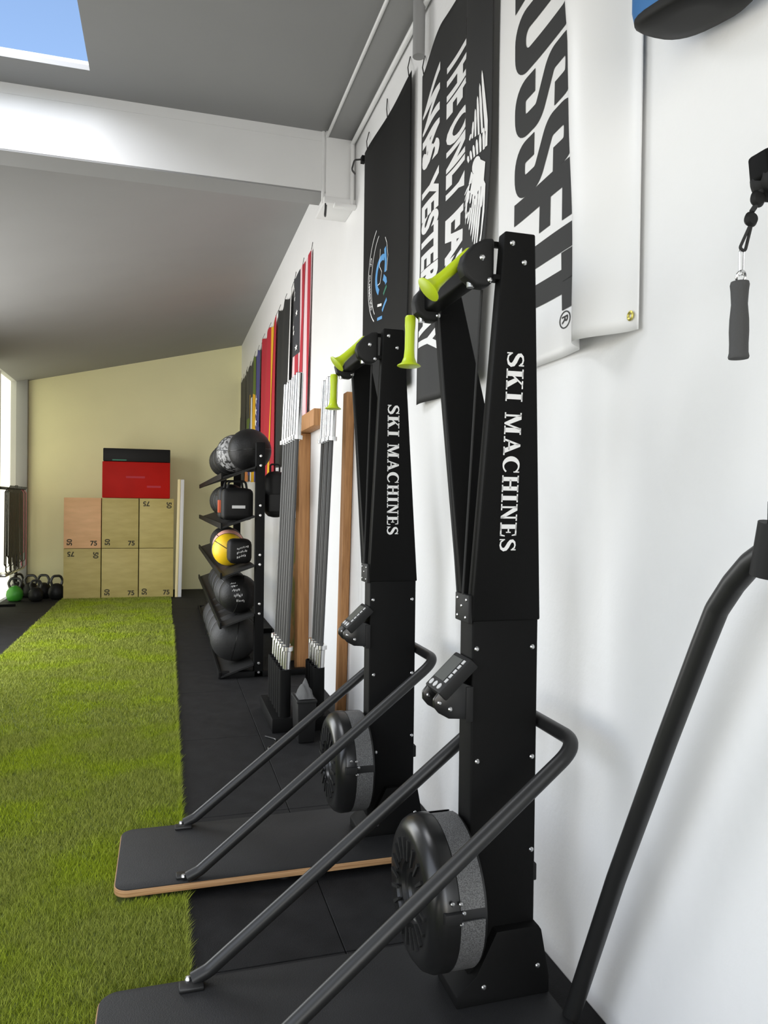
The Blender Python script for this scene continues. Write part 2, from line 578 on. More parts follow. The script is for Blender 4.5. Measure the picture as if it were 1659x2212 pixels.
B = np.vstack([blades(1.2, 3.2, 60000, .022, .0022), blades(3.2, 5, 36000, .022, .003), blades(5, 8, 17000, .022, .0042), blades(8, 11.95, 9000, .022, .006)])
ne = 9000
edge = np.column_stack([rng.normal(TX1 - .003, .004, ne), rng.uniform(1.2, 9, ne), rng.uniform(.8, 1.6, ne) * .024, np.full(ne, .0022)])
B = np.vstack([B, edge])
use = np.ones(len(B), bool)
for c_ in (1.965, 3.055):
    use &= ~((B[:, 0] > -.165) & (np.abs(B[:, 1] - c_) < .255))
ne = int(use[-ne:].sum())
B = B[use]
n = len(B)
th = rng.uniform(0, 2 * PI, n)
ln = rng.uniform(.2, .95, n) * B[:, 2]
la = rng.uniform(0, 2 * PI, n)
dx, dy = np.cos(la) * ln, np.sin(la) * ln
dx[-ne:] = np.abs(dx[-ne:]) * 1.2
co = np.empty((n, 3, 3))
for k, sg in ((0, -1), (1, 1)):
    co[:, k, 0] = B[:, 0] + sg * np.cos(th) * B[:, 3] * .5
    co[:, k, 1] = B[:, 1] + sg * np.sin(th) * B[:, 3] * .5
    co[:, k, 2] = .003
co[:, 2, 0] = B[:, 0] + dx
co[:, 2, 1] = B[:, 1] + dy
co[:, 2, 2] = .003 + B[:, 2]
me = bpy.data.meshes.new('turf_blades')
me.vertices.add(3 * n)
me.vertices.foreach_set('co', co.ravel())
me.loops.add(3 * n)
me.loops.foreach_set('vertex_index', np.arange(3 * n, dtype=np.int32))
me.polygons.add(n)
me.polygons.foreach_set('loop_start', np.arange(0, 3 * n, 3, dtype=np.int32))
me.update()
me.validate()
mg = bpy.data.materials.new('grass_blade')
mg.use_nodes = True
nt = mg.node_tree
b = nt.nodes['Principled BSDF']
b.inputs['Roughness'].default_value = .75
b.inputs['Specular IOR Level'].default_value = .15
geo = nt.nodes.new('ShaderNodeNewGeometry')
r1 = nt.nodes.new('ShaderNodeValToRGB')
r1.color_ramp.elements[0].color = (.16, .20, .016, 1)
r1.color_ramp.elements[1].color = (.42, .46, .075, 1)
nt.links.new(geo.outputs['Random Per Island'], r1.inputs[0])
tcn = nt.nodes.new('ShaderNodeTexCoord')
nz = nt.nodes.new('ShaderNodeTexNoise')
nz.inputs['Scale'].default_value = 2.2
nz.inputs['Detail'].default_value = 6
nt.links.new(tcn.outputs['Object'], nz.inputs['Vector'])
r2 = nt.nodes.new('ShaderNodeValToRGB')
r2.color_ramp.elements[0].position, r2.color_ramp.elements[1].position = .45, .62
r2.color_ramp.elements[0].color = (.95, .95, 1.15, 1)
r2.color_ramp.elements[1].color = (1.0, 1.1, .45, 1)
nt.links.new(nz.outputs[0], r2.inputs[0])
mx = nt.nodes.new('ShaderNodeMix')
mx.data_type = 'RGBA'
mx.blend_type = 'MULTIPLY'
mx.inputs[0].default_value = 1
nt.links.new(r1.outputs[0], mx.inputs[6])
nt.links.new(r2.outputs[0], mx.inputs[7])
nt.links.new(mx.outputs[2], b.inputs['Base Color'])
me.materials.append(mg)
turf = MB().box((TX0, YB, -.016), (TX1, 11.95, .003)).build('turf_strip', M['turf'], smooth=False)
tag(turf, 'strip of green artificial turf running down the black rubber floor', 'turf')
tb = bpy.data.objects.new('grass_blades', me)
col.objects.link(tb)
tb.parent = turf
tb['kind'] = 'stuff'


# ================================================================== SKI MACHINES
BX = .8      # root x of a machine; the builder works in world x, y from the machine's centre line, z from the floor


def bolt_mesh():
    return MB().lathe([(.0001, -.004), (.0045, -.0035), (.0065, -.001), (.0075, .0), (.0075, .003)], (0, 0, 0), 'y', 10).build('bolt', M['zinc'])


def ski_machine(label):
    root = thing('ski_machine', (BX, 0, 0), label, 'ski machine', 'ski machines along the white wall')
    off = (BX, 0, 0)
    # floor stand
    pl = rrect(-.172, -.262, 1.07, .258, .055)
    deck = MB().prism(pl, .028, .052, 'xy').build('platform', M['ply'], root, off, bevel=.002)
    MB().prism(rrect(-.1685, -.2585, 1.0665, .2545, .052), .052, .0565, 'xy').build('deck_sheet', M['deck'], deck, off, bevel=.0012)
    for fx in (-.05, .45, .95):
        for fy in (-.2, .2):
            MB().cyl((fx, fy, .004 if fx < 0 else .0005), (fx, fy, .028), .022, 12).build('rubber_foot', M['blackm'], deck, off)
    # brace tube around the back of the post
    for s in (-1, 1):
        MB().box((.045, s * .215 - .022, .0565), (.115, s * .215 + .022, .068)).build('brace_foot', M['tube'], root, off, bevel=.004)
        o = MB().lathe([(.0001, .010), (.007, .008), (.010, .003), (.0105, 0)], (.072, s * .238, .068), 'z', 12).build('bolt', M['zinc'], root, off)
    path = fillet([(.085, -.246, .068), (.13, -.246, .088), (1.058, -.228, .822), (1.058, .222, .822), (.13, .234, .088), (.085, .234, .068)], .075, 10)
    MB().tube(path, .0205, 16).build('brace_tube', M['tube'], root, off)
    # lower post and base
    MB().box((.826, -.046, .075), (1.030, .046, 1.15)).build('lower_post', M['black'], root, off, bevel=.006, seg=3)
    base = MB().prism([(.78, .0565), (1.066, .0565), (1.066, .105), (1.040, .240), (1.030, .255), (.90, .255), (.84, .14), (.78, .09)], -.075, .075, 'xz').build('base_bracket', M['black'], root, off, bevel=.004)
    MB().box((1.03, -.03, .36), (1.046, .03, .41)).build('back_spacer', M['blackm'], root, off, bevel=.004)
    bo = bolt_mesh()
    bo.parent = root
    bo.location = (.840 - BX, -.0465, 1.048)
    for x, z in ((.846, .73), (1.013, 1.047), (1.016, .73), (1.018, .461), (.862, .105), (1.028, .14), (.86, .40)):
        place('bolt', None, bo.data, (x - BX, (-.0755 if z < .25 else -.0465), z), root)
    # the two arms of the Y
    zb, zt = 1.125, 2.145
    arms = []
    for s in (-1, 1):
        p = [(.822, s * .050, zb), (1.034, s * .050, zb), (1.034, s * .003, zb), (.822, s * .003, zb),
             (.812 - .008 * (s + 1), s * .252, zt), (.897 - .010 * (s + 1), s * .252, zt), (.897 - .010 * (s + 1), s * .212, zt), (.812 - .008 * (s + 1), s * .212, zt)]
        a = MB().hexa(p).build('arm', M['black'], root, off, bevel=.005, seg=3)
        for x, z in ((.835, 2.118), (.873, 2.075)):
            yy = s * (.050 + (.252 - .050) * (z - zb) / (zt - zb) + .001)
            o = place('bolt', None, bo.data, (x - BX, yy, z), a, rot=(0, 0, 0 if s < 0 else PI))
        arms.append(a)

    def on_arm(lx, ly):
        z = 1.855 - lx
        xx = .849 + (.883 - .849) * (lx / .53) + ly * .0495
        return (xx, -(.050 + (.252 - .050) * (z - zb) / (zt - zb)) - .0016, z)
    print_on(serif_text('SKI', .126), lambda a, b_: on_arm(a, b_), 'lettering', M['white'], arms[0], off)
    print_on(serif_text('MACHINES', .374), lambda a, b_: on_arm(a + .155, b_), 'lettering', M['white'], arms[0], off)
    # joint plate with rivets
    jp = MB().box((.811, -.050, 1.12), (.824, .050, 1.20)).build('joint_plate', M['blackm'], root, off, bevel=.003)
    for yy, z in ((-.035, 1.185), (-.03, 1.135), (.03, 1.185), (.03, 1.135), (0, 1.165)):
        place('rivet', None, bo.data, (.810 - BX, yy, z), jp, rot=(0, 0, -PI / 2), scale=(.6, .6, .6))
    # cross bar and pulley heads
    MB().box((.745, -.20, 2.040), (.800, .20, 2.105)).build('cross_bar', M['black'], root, off, bevel=.010, seg=3)
    head = [(.803, 2.140), (.775, 2.136), (.745, 2.118), (.722, 2.092), (.714, 2.065), (.722, 2.036), (.75, 2.014), (.785, 2.012), (.803, 2.03)]
    for s in (-1, 1):
        h = MB().prism(head, s * .165, s * .213, 'xz').build('pulley_head', M['blackm'], root, off, bevel=.010, seg=3)
        place('bolt', None, bo.data, (.768 - BX, (-.2135 if s < 0 else .1645), 2.085), h, scale=(1.1, 1.1, 1.1))
        MB().box((.795, s * .19 - .006, 2.122), (.83, s * .225 if s > 0 else -.185, 2.136)).build('strap', M['black'], h, off)
        MB().box((.795, min(s * .19, s * .225), 2.030), (.83, max(s * .19, s * .225), 2.042)).build('strap', M['black'], h, off)
        place('bolt', None, bo.data, (.79 - BX, (-.2135 if s < 0 else .1645), 2.03), h)
        MB().cyl((.79, s * .16, 2.02), (.806, s * .02, 1.20), .0035, 8).build('drive_cord', M['cord'], root, off)
        MB().cyl((.745, s * .19, 2.035), (.745, s * .19, 2.012), .010, 10).build('cord_stop', M['zinc'], h, off)
    # handles: the near one propped outwards, the far one hanging straight

    def handle(top, bot):
        t, b_ = Vector(top), Vector(bot)
        d = (b_ - t).normalized()
        L = (b_ - t).length
        k = MB()
        prof = [(.0001, 0), (.014, .001), (.0165, .006), (.0165, .03), (.0150, .05), (.0150, L * .66), (.017, L * .82), (.024, L * .93), (.036, L * .975), (.037, L * .99), (.034, L), (.0001, L)]
        k.lathe(prof, (0, 0, 0), 'z', 20)
        q = Vector((0, 0, 1)).rotation_difference(d)
        k.v = [tuple(q @ Vector(p) + t) for p in k.v]
        return k.build('handle', M['lime'], root, off, angle=50)
    handle((.775, -.125, 2.128), (.652, -.125, 2.015))
    handle((.717, .215, 2.035), (.714, .215, 1.878))
    # fan housing, axis along x, in front of the post
    fz, r = .362, .206
    fan = MB()
    prof = [(.0001, .685), (.045, .685), (.05, .677), (.078, .677), (.082, .668), (.112, .668), (.116, .661), (.145, .661), (.160, .661), (.178, .666), (.196, .680), (.204, .696), (.206, .703), (.206, .735), (.199, .737), (.199, .814)]
    fan.lathe([(a, h) for a, h in prof], (0, 0, fz), 'x', 48)
    fh = fan.build('fan_housing', M['blackg'], root, off, angle=28)
    for a0, a1, nm in ((R_(168), R_(80), 'u'), (R_(176), R_(250), 'l'), (R_(0), R_(72), 'f')):
        MB().lathe([(.1995, .738), (.2040, .738), (.2040, .806), (.1995, .806), (.1995, .738)], (0, 0, fz), 'x', 24, min(a0, a1), max(a0, a1)).build('mesh_strip', M['mesh'], fh, off)
    MB().lathe([(.192, .737), (.192, .772)], (0, 0, fz), 'x', 40).build('drum', M['blackm'], fh, off)
    for k in range(20):
        a = 2 * PI * k / 20
        c, s_ = math.cos(a), math.sin(a)
        vs = []
        for xx in (.655, .662):
            for rr, ww in ((.088, .003), (.145, .005)):
                for sg in (-1, 1):
                    vs.append((xx, c * rr - s_ * ww * sg, fz + s_ * rr + c * ww * sg))
        MB().add([vs[i] for i in (0, 1, 3, 2, 4, 5, 7, 6)], [(3, 2, 1, 0), (4, 5, 6, 7), (0, 1, 5, 4), (1, 2, 6, 5), (2, 3, 7, 6), (3, 0, 4, 7)]).build('vent_rib', M['blackm'], fh, off, smooth=False)
    MB().box((.69, -.214, .375), (.738, -.190, .405)).build('damper_lever', M['blackm'], fh, off, bevel=.004)
    for x, z in ((.712, .428), (.735, .425), (.744, .40), (.738, .372)):
        place('bolt', None, bo.data, (x - BX, -.208, z), fh, scale=(.8, .8, .8))
    # monitor on its arm
    ax = Vector((-.092, 0, -.087)).normalized()       # down the screen
    nrm = Vector((-.69, 0, .72)).normalized()
    o_ = Vector((.818, 0, 1.024))
    L, wdt, thk = .132, .118, .034
    y0 = -.060

    def mp(a, b_, c):
        p = o_ + ax * a - nrm * c
        return (p.x, y0 + b_, p.z)
    mon = MB().hexa([mp(0, 0, thk), mp(L, 0, thk), mp(L, wdt, thk), mp(0, wdt, thk), mp(0, 0, 0), mp(L, 0, 0), mp(L, wdt, 0), mp(0, wdt, 0)]).build('monitor', M['blackm'], root, off, bevel=.006)
    MB().hexa([mp(.014, .036, .001), mp(.096, .036, .001), mp(.096, .106, .001), mp(.014, .106, .001), mp(.014, .036, -.0012), mp(.096, .036, -.0012), mp(.096, .106, -.0012), mp(.014, .106, -.0012)]).build('screen', M['lcd'], mon, off)
    for k in range(5):
        a = .014 + k * .0175
        MB().hexa([mp(a, .014, .001), mp(a + .013, .014, .001), mp(a + .013, .026, .001), mp(a, .026, .001), mp(a, .014, -.002), mp(a + .013, .014, -.002), mp(a + .013, .026, -.002), mp(a, .026, -.002)]).build('key', M['button'], mon, off)
    for k in range(3):
        c0 = Vector(mp(.114, .030 + k * .031, .001))
        kk = MB().tube([c0, c0 + nrm * .003], .0095, 12)
        kk.build('button', M['button'], mon, off)
    armp = [(.826, .945), (.775, .965), (.728, .935), (.711, .915), (.712, .893), (.727, .875), (.757, .858), (.826, .852)]
    for yy in (-.052, .038):
        ma = MB().prism(armp, yy, yy + .014, 'xz').build('monitor_arm', M['blackg'], root, off, bevel=.004)
        for x, z in ((.728, .905), (.760, .885)):
            place('bolt', None, bo.data, (x - BX, yy - .001, z), ma, scale=(.9, .9, .9))
    MB().box((.806, -.055, .845), (.828, .055, .945)).build('monitor_bracket', M['blackm'], root, off, bevel=.003)
    return root


YN, YFM = 1.965, 3.055
near_ski = ski_machine('nearest black ski machine, in front of the white banner, lime handles at its top')
near_ski.location = (BX, YN, 0)
far_ski = copy_tree(near_ski)
far_ski.location = (BX, YFM, 0)
far_ski['label'] = 'second black ski machine, farther along, in front of the plain black logo banner'


# ================================================================== BANNERS
def banner(name, label, yfar, width, ztop, height, fold, m, ns=60, nt_=40, edge=None):
    """fold(s, t) -> (x offset from the wall, y shift); s from the far edge, t down from the top"""
    root = thing(name, (W, yfar - width / 2, ztop - height), label, 'banner')
    off = (W, yfar - width / 2, ztop - height)

    def P(s, t, lift=0.0):
        d, ys = fold(s, t)
        dz = edge(s, t) if edge else 0
        p = Vector((W - .012 - d, yfar - s + ys, ztop - t + dz))
        if lift:
            e = .004
            a = Vector(P(s + e, t)) - Vector(P(s - e, t))
            n_ = a.cross(Vector((0, 0, 1)))
            n_.normalize()
            if n_.x > 0:
                n_ = -n_
            p = p + n_ * lift
        return tuple(p)
    k = MB()
    vs = [P(width * i / ns, height * j / nt_) for j in range(nt_ + 1) for i in range(ns + 1)]
    fs = [(j * (ns + 1) + i, j * (ns + 1) + i + 1, (j + 1) * (ns + 1) + i + 1, (j + 1) * (ns + 1) + i) for j in range(nt_) for i in range(ns)]
    k.add(vs, fs)
    sh = k.build('sheet', m, root, off, angle=80)
    so = sh.modifiers.new('thickness', 'SOLIDIFY')
    so.thickness = .0015
    so.offset = 0
    return root, off, P, sh


def sm(a, b, x):
    x = min(1, max(0, (x - a) / (b - a)))
    return x * x * (3 - 2 * x)


# --- white banner: a deep fold hides the heads of the letters
def fold3(s, t):
    c = float(np.interp(t, [0, .5, .8, 1.1, 1.5, 1.7], [.53, .585, .633, .647, .68, .69]))
    up = sm(c - .105, c, s) if s < c else 1 - sm(c + .005, .86, s)
    d = .074 * up + .004 * math.sin(9 * s + 3 * t)
    low = sm(1.25, 1.7, t) * .014 * math.sin(10 * s + 1)
    return max(0, d + low + .006), 0


b3, off3, P3, sh3 = banner('white_banner', 'white vinyl banner with big charcoal letters above the nearest ski machine', 2.555, .87, 3.62, 1.70, fold3, M['banw'], 110, 44)


def loop_ring(outer, inner):
    n_ = len(outer)
    return list(outer) + list(inner), [(i, (i + 1) % n_, (i + 1) % n_ + n_, i + n_) for i in range(n_)]


def heavy(ch, w, h, t):          # heavy condensed capital, metric
    V, Fc = [], []

    def put(vs, fs):
        n_ = len(V)
        V.extend(vs)
        Fc.extend([tuple(i + n_ for i in f) for f in fs])

    def rect(x0, y0, x1, y1):
        put([(x0, y0), (x1, y0), (x1, y1), (x0, y1)], [(0, 1, 2, 3)])
    if ch == 'O':
        put(*loop_ring(rrect(0, 0, w, h, .085, 8), rrect(t, t, w - t, h - t, .028, 8)))
    if ch == 'S':
        c = fillet([(w - t / 2, h * .665, 0), (w - t / 2, h - t / 2, 0), (t / 2, h - t / 2, 0), (t / 2, h * .60, 0), (w - t / 2, h * .40, 0), (w - t / 2, t / 2, 0), (t / 2, t / 2, 0), (t / 2, h * .335, 0)], .055, 8)
        put(*quads_stroke([(p.x, p.y) for p in c], t))
    if ch in 'FR':
        rect(0, 0, t, h); rect(t, h - t * 1.05, w, h); rect(t, h * .46, w * .93, h * .46 + t)
    if ch == 'R':
        rect(w - t, h * .46, w, h)
        put([(w * .45, h * .5), (w * .45 + t, h * .5), (w, 0), (w - t, 0)], [(0, 1, 2, 3)])
    if ch == 'I':
        rect(0, 0, w, h)
    if ch == 'T':
        rect(w / 2 - t / 2, 0, w / 2 + t / 2, h); rect(0, h - t * 1.1, w, h)
    return V, Fc


for ch, z0, z1 in (('R', 3.41, 3.20), ('O', 3.175, 2.955), ('S', 2.935, 2.735), ('S', 2.720, 2.525), ('F', 2.525, 2.345), ('I', 2.324, 2.248), ('T', 2.245, 2.065)):
    print_on(heavy(ch, z0 - z1, .43, .076), lambda a, b_, z0=z0: P3(.130 + b_, 3.62 - z0 + a, .0025), 'letter', M['grey'], sh3, off3, cuts_y=40, cuts_x=3)
flat = font_text('R', .024, bold=.01)
print_on(flat, lambda a, b_: P3(.475 + b_ * .04, 3.62 - 2.045 + a, .0025), 'registered_mark', M['grey'], sh3, off3)
vsr, fsr = [], []
for a in np.linspace(0, 2 * PI, 25):
    for rr in (1, .86):
        vsr.append((.012 + .027 * rr * math.cos(a), .5 + .95 * rr * math.sin(a)))
for i in range(24):
    fsr.append((2 * i, 2 * i + 1, 2 * i + 3, 2 * i + 2))
print_on((vsr, fsr), lambda a, b_: P3(.475 + b_ * .04, 3.62 - 2.045 + a, .0025), 'registered_ring', M['grey'], sh3, off3)
gp = P3(.845, 1.66, .003)
MB().lathe([(.006, 0), (.013, 0), (.014, -.003), (.010, -.005), (.006, -.003), (.006, 0)], gp, 'x', 14).build('grommet', M['brass'], b3, off3)


# --- charcoal banner with two lines and an eagle
def fold2(s, t):
    c = .665
    up = sm(c - .085, c, s) if s < c else 1 - .55 * sm(c, .95, s)
    d = .036 * up + .005 * math.sin(11 * s) + .012 * sm(.9, 1.6, t) * math.sin(14 * s + 1)
    return max(0, d + .01), .10 * (s / .87) ** 2 * sm(.7, 1.7, t)


def edge2(s, t):
    return -.10 * sm(.28, 0, s) * (1 - t / 1.7) if t < .5 else 0


b2, off2, P2, sh2 = banner('charcoal_banner', 'charcoal banner with two white lines of lettering and an eagle emblem', 3.44, .87, 3.64, 1.70, fold2, M['banb2'], 90, 44, edge2)
for word, z0, z1 in (('THE', 3.425, 3.165), ('ONLY', 3.125, 2.765), ('EASY', 2.715, 2.34)):
    print_on(font_text(word, z0 - z1, bold=.045), lambda a, b_, z0=z0: P2(.335 + b_ * .305, 3.64 - z0 + a, .0025), 'lettering', M['white'], sh2, off2, cuts_y=18, cuts_x=8)
for word, z0, z1 in (('WAS', 3.47, 3.055), ('YESTERDAY', 3.00, 2.165)):
    print_on(font_text(word, z0 - z1, bold=.045), lambda a, b_, z0=z0: P2(.025 + b_ * .235, 3.64 - z0 + a, .0025), 'lettering', M['white'], sh2, off2, cuts_y=12, cuts_x=12)
# eagle: x = down the banner, y = across towards the near edge (0..1 over .20 m)
em = MB()
EV, EF = [], []


def epoly(p):
    n_ = len(EV)
    EV.extend(p)
    EF.append(tuple(range(n_, n_ + len(p))))


def feather(root, tip, w):
    r0, t1 = Vector(root), Vector(tip)
    d = (t1 - r0).normalized()
    q = Vector((-d.y, d.x)) * w * .95 / 2
    L = (t1 - r0).length
    epoly([tuple(r0 + q * .7), tuple(r0 - q * .7), tuple(r0 + d * L * .6 - q), tuple(r0 + d * L * .92 - q * .6), tuple(t1), tuple(r0 + d * L * .92 + q * .6), tuple(r0 + d * L * .6 + q)])


# upper wing
for i in range(6):
    feather((.235 - i * .004, .185 - i * .026), (-.03 + i * .045, .150 - i * .016), .019)
for i in range(6):
    feather((.305, .175 - i * .024), (.215 + i * .012, .168 - i * .026), .020)
epoly([(.30, .20), (.20, .198), (.08, .176), (.0, .160), (.05, .168), (.20, .186), (.30, .183)])
# head, body, shield, claws
epoly([(a * 1 + .345, b_ + .12) for a, b_ in arc(0, 0, .034, 0, 2 * PI, 14)[:-1]])
epoly([(.355, .08), (.40, .06), (.405, .085), (.375, .10)])
epoly([(.315, .12), (.36, .19), (.44, .185), (.47, .12), (.44, .075), (.385, .095)])
for i in range(6):
    feather((.40 + i * .006, .075 - i * .004), (.43 + i * .026, .018 + i * .004), .010)
# lower wing
for i in range(7):
    feather((.445 + i * .012, .175 - i * .018), (.715 - i * .030, .150 - i * .018), .0175)
for i in range(6):
    feather((.43, .180 - i * .022), (.535 - i * .012, .178 - i * .025), .019)
epoly([(.43, .185), (.45, .20), (.56, .205), (.66, .195), (.72, .165), (.64, .186), (.52, .190)])
print_on((EV, EF), lambda a, b_: P2(.655 + b_ * .95, .545 + a * .93, .003), 'eagle_emblem', M['white'], sh2, off2, cuts_y=6, cuts_x=6)


# --- plain black banner with a ring logo
def fold1(s, t):
    return .008 + .006 * math.sin(7 * s + 1) + .01 * sm(.7, 1.5, t) * math.sin(9 * s), 0


b1, off1, P1, sh1 = banner('black_banner', 'plain black banner with a small ring logo behind the second ski machine', 4.53, .93, 3.66, 1.60, fold1, M['banb'], 40, 30)


def logo(fs_, name, m):
    print_on(fs_, lambda a, b_: P1(.125 + b_, .62 + a, .0025), name, m, sh1, off1)


def arcband(ca, cb_, ra, rb, a0, a1, w, n_=20):
    return quads_stroke([(ca + ra * math.cos(a), cb_ + rb * math.sin(a)) for a in np.linspace(R_(a0), R_(a1), n_)], w)


logo(arcband(.24, .28, .30, .27, 205, 330, .008), 'logo_ring', M['white'])
logo(arcband(.26, .28, .26, .20, 200, 320, .007), 'logo_ring', M['white'])
logo(arcband(.26, .27, .10, .10, 150, 330, .035), 'logo_stroke', M['skyblue'])
logo(quads_stroke([(.12, .33), (.20, .345), (.26, .335)], .035), 'logo_stroke', M['skyblue'])
logo(quads_stroke([(.28, .30), (.31, .345), (.33, .35)], .035), 'logo_stroke', M['skyblue'])
logo(quads_stroke([(.38, .30), (.36, .33), (.345, .36)], .018), 'logo_stroke', M['tealp'])
logo(quads_stroke([(.47, .28), (.44, .32), (.42, .36)], .020), 'logo_stroke', M['skyblue'])
logo(quads_stroke([(.50, .20), (.505, .28)], .018), 'logo_stroke', M['skyblue'])
logo(quads_stroke([(.42, .20), (.43, .27)], .015), 'logo_stroke', M['white'])
logo(quads_stroke([(.10, .24), (.20, .23), (.24, .27), (.30, .24), (.30, .20)], .006), 'logo_line', M['white'])
logo(quads_stroke([(.06, .33), (.10, .36), (.18, .385), (.26, .36)], .006), 'logo_line', M['white'])
for word, a, ang in (('CF', 232, 0), ('CUMMINGS', 262, 0)):
    fl = font_text(word, .055 if word == 'CF' else .26, bold=.01)
    base = .09 if word == 'CF' else .20

    def bend(x, y_, base=base):
        t = base + x
        th_ = R_(268) + (t - .24) / .30
        rr = .225 + (1 - y_) * .03
        return (.24 + (rr + .03) * math.cos(th_), .28 + rr * math.sin(th_))
    logo(([bend(*p) for p in fl[0]], fl[1]), 'logo_lettering', M['white'])
for s_, dz in ((.06, 0), (.46, 0), (.88, 0)):
    p = Vector(P1(s_, .0))
    MB().tube([p, p + Vector((.004, .03, .06)), Vector((W - .002, p.y + .05, p.z + .13))], .003, 6).build('hanging_cord', M['cord'], b1, off1)
for s_ in (.02, .45, .84):
    p = Vector(P2(s_, .0))
    MB().tube([p, p + Vector((.004, .03, .05)), Vector((W - .002, p.y + .05, p.z + .12))], .003, 6).build('hanging_cord', M['cord'], b2, off2)
for s_ in (.03, .43, .84):
    p = Vector(P3(s_, .0))
    MB().tube([p, p + Vector((.004, .02, .05)), Vector((W - .002, p.y + .04, p.z + .12))], .003, 6).build('hanging_cord', M['cord'], b3, off3)


# ================================================================== FLAGS ALONG THE WALL
def flag(label, y1, y0, ztop, zbot, base, strips, name='hanging_flag', stars=None, amp=.035, ph=0):
    """cloth hung from y1 (far) to y0 (near) ; strips: (s0, s1, t0, t1, material) in 0..1"""
    root = thing(name, (W - .02, (y0 + y1) / 2, zbot), label, 'flag', 'flags hung along the white wall')
    off = (W - .02, (y0 + y1) / 2, zbot)
    wd, ht = y1 - y0, ztop - zbot

    def P(s, t, lift=0):
        g = .35 + .65 * t
        sag = .05 * math.sin(PI * s * 2) ** 2 * (1 - t)
        return (W - .012 - lift - amp * g * (1 + math.sin(13 * s + ph + 1.5 * t)) * .6, y1 - s * wd * (1 - .12 * t), ztop - t * ht - sag)
    for s0, s1, ta, tb_, m in [(0, 1, 0, 1, base)] + strips:
        l = 0 if m is base and (s0, s1, ta, tb_) == (0, 1, 0, 1) else .004
        ns, n2 = max(2, int(26 * (s1 - s0))), max(2, int(14 * (tb_ - ta)))
        vs = [P(s0 + (s1 - s0) * i / ns, ta + (tb_ - ta) * j / n2, l) for j in range(n2 + 1) for i in range(ns + 1)]
        fs = [(j * (ns + 1) + i, j * (ns + 1) + i + 1, (j + 1) * (ns + 1) + i + 1, (j + 1) * (ns + 1) + i) for j in range(n2) for i in range(ns)]
        MB().add(vs, fs).build('cloth' if l == 0 else 'stripe', M[m] if isinstance(m, str) else m, root, off, angle=80)
    for (s, t, r) in (stars or []):
        pts = []
        for k in range(10):
            rr = r if k % 2 == 0 else r * .42
            a = PI / 2 + k * PI / 5
            pts.append((rr * math.cos(a), rr * math.sin(a)))
        vs = [P(s + a / wd, t - b_ / ht, .010) for a, b_ in pts] + [P(s, t, .010)]
        MB().add(vs, [(k, (k + 1) % 10, 10) for k in range(10)]).build('star', M['fwhite'], root, off, recalc=False)
    for s in (.03, .5, .97):
        p = Vector(P(s, 0))
        MB().tube([p, (W - .002, p.y, p.z + .07)], .0025, 6).build('hanging_cord', M['cord'], root, off)
    return root


st = [(.06 + .34 * ((k % 2) * .25 + (k % 3) * .3), .06 + k * .032, .035) for k in range(13)]
flag('red and white striped flag with dark starred canton, nearest of the row', 7.28, 6.36, 3.66, 1.93, 'fpink',
     [(.0, .42, 0, .45, 'fnavy'), (.50, .60, 0, 1, 'fred'), (.70, .79, 0, 1, 'fred'), (.88, .97, 0, 1, 'fred'), (.30, .38, .45, 1, 'fred'), (.10, .18, .45, 1, 'fred')], stars=st, amp=.05, ph=4.28)
flag('black flag with white border beside the starred striped flag', 8.3, 7.35, 3.60, 1.85, 'fblack', [(.92, 1, 0, 1, 'fwhite')], amp=.03, ph=1)
flag('scarlet flag with a broad gold band, right of the blue starred flag', 9.7, 8.4, 3.58, 1.62, 'fred', [(.62, .90, 0, 1, 'fgold')], amp=.05, ph=2)
flag('blue flag with a column of white stars and gold edge', 10.7, 9.8, 3.55, 1.75, 'fblue', [(0, .22, .3, 1, 'fgold'), (.0, .25, 0, .3, 'fgreen'), (.75, 1, 0, .6, 'fgrey')], stars=[(.55, .38 + .085 * k, .075) for k in range(5)], amp=.03, ph=.5)
flag('dark flag with green, gold and orange patches', 11.8, 10.8, 3.52, 1.78, 'fgrey', [(.55, .8, .25, .45, 'fgold'), (.35, .6, .45, .6, 'fgreen'), (.2, .5, .6, 1, 'forange'), (.6, .85, .5, .95, 'fblue'), (.88, .96, .3, 1, 'fwhite')], amp=.03, ph=3)
flag('charcoal flag with white print in the far corner', 12.75, 11.9, 3.50, 1.80, 'fgrey', [(.12, .2, .35, .5, 'fwhite'), (.1, .22, .6, .68, 'fwhite'), (.12, .2, .75, .95, 'fwhite')], amp=.03, ph=4)


# ================================================================== BARBELLS IN FLOOR HOLDERS
def barbell_proto():
    root = thing('barbell', (0, 0, 0), '-', 'barbell', 'barbells standing upright')
    MB().tube([(0, 0, .43), (0, 0, 1.77)], .014, 12).build('shaft', M['shaft'], root)
    for z0, z1, c in ((.0, .415, .415), (1.785, 2.20, 1.770)):
        sl_ = MB().lathe([(.0001, z0), (.022, z0), (.025, z0 + .004), (.025, z1 - .004), (.022, z1), (.0001, z1)], (0, 0, 0), 'z', 16).build('sleeve', M['chrome'], root)
        MB().lathe([(.014, c), (.036, c + .001), (.036, c + .027), (.014, c + .03)], (0, 0, 0), 'z', 16).build('collar', M['steel'], sl_)
    return root


bar0 = barbell_proto()


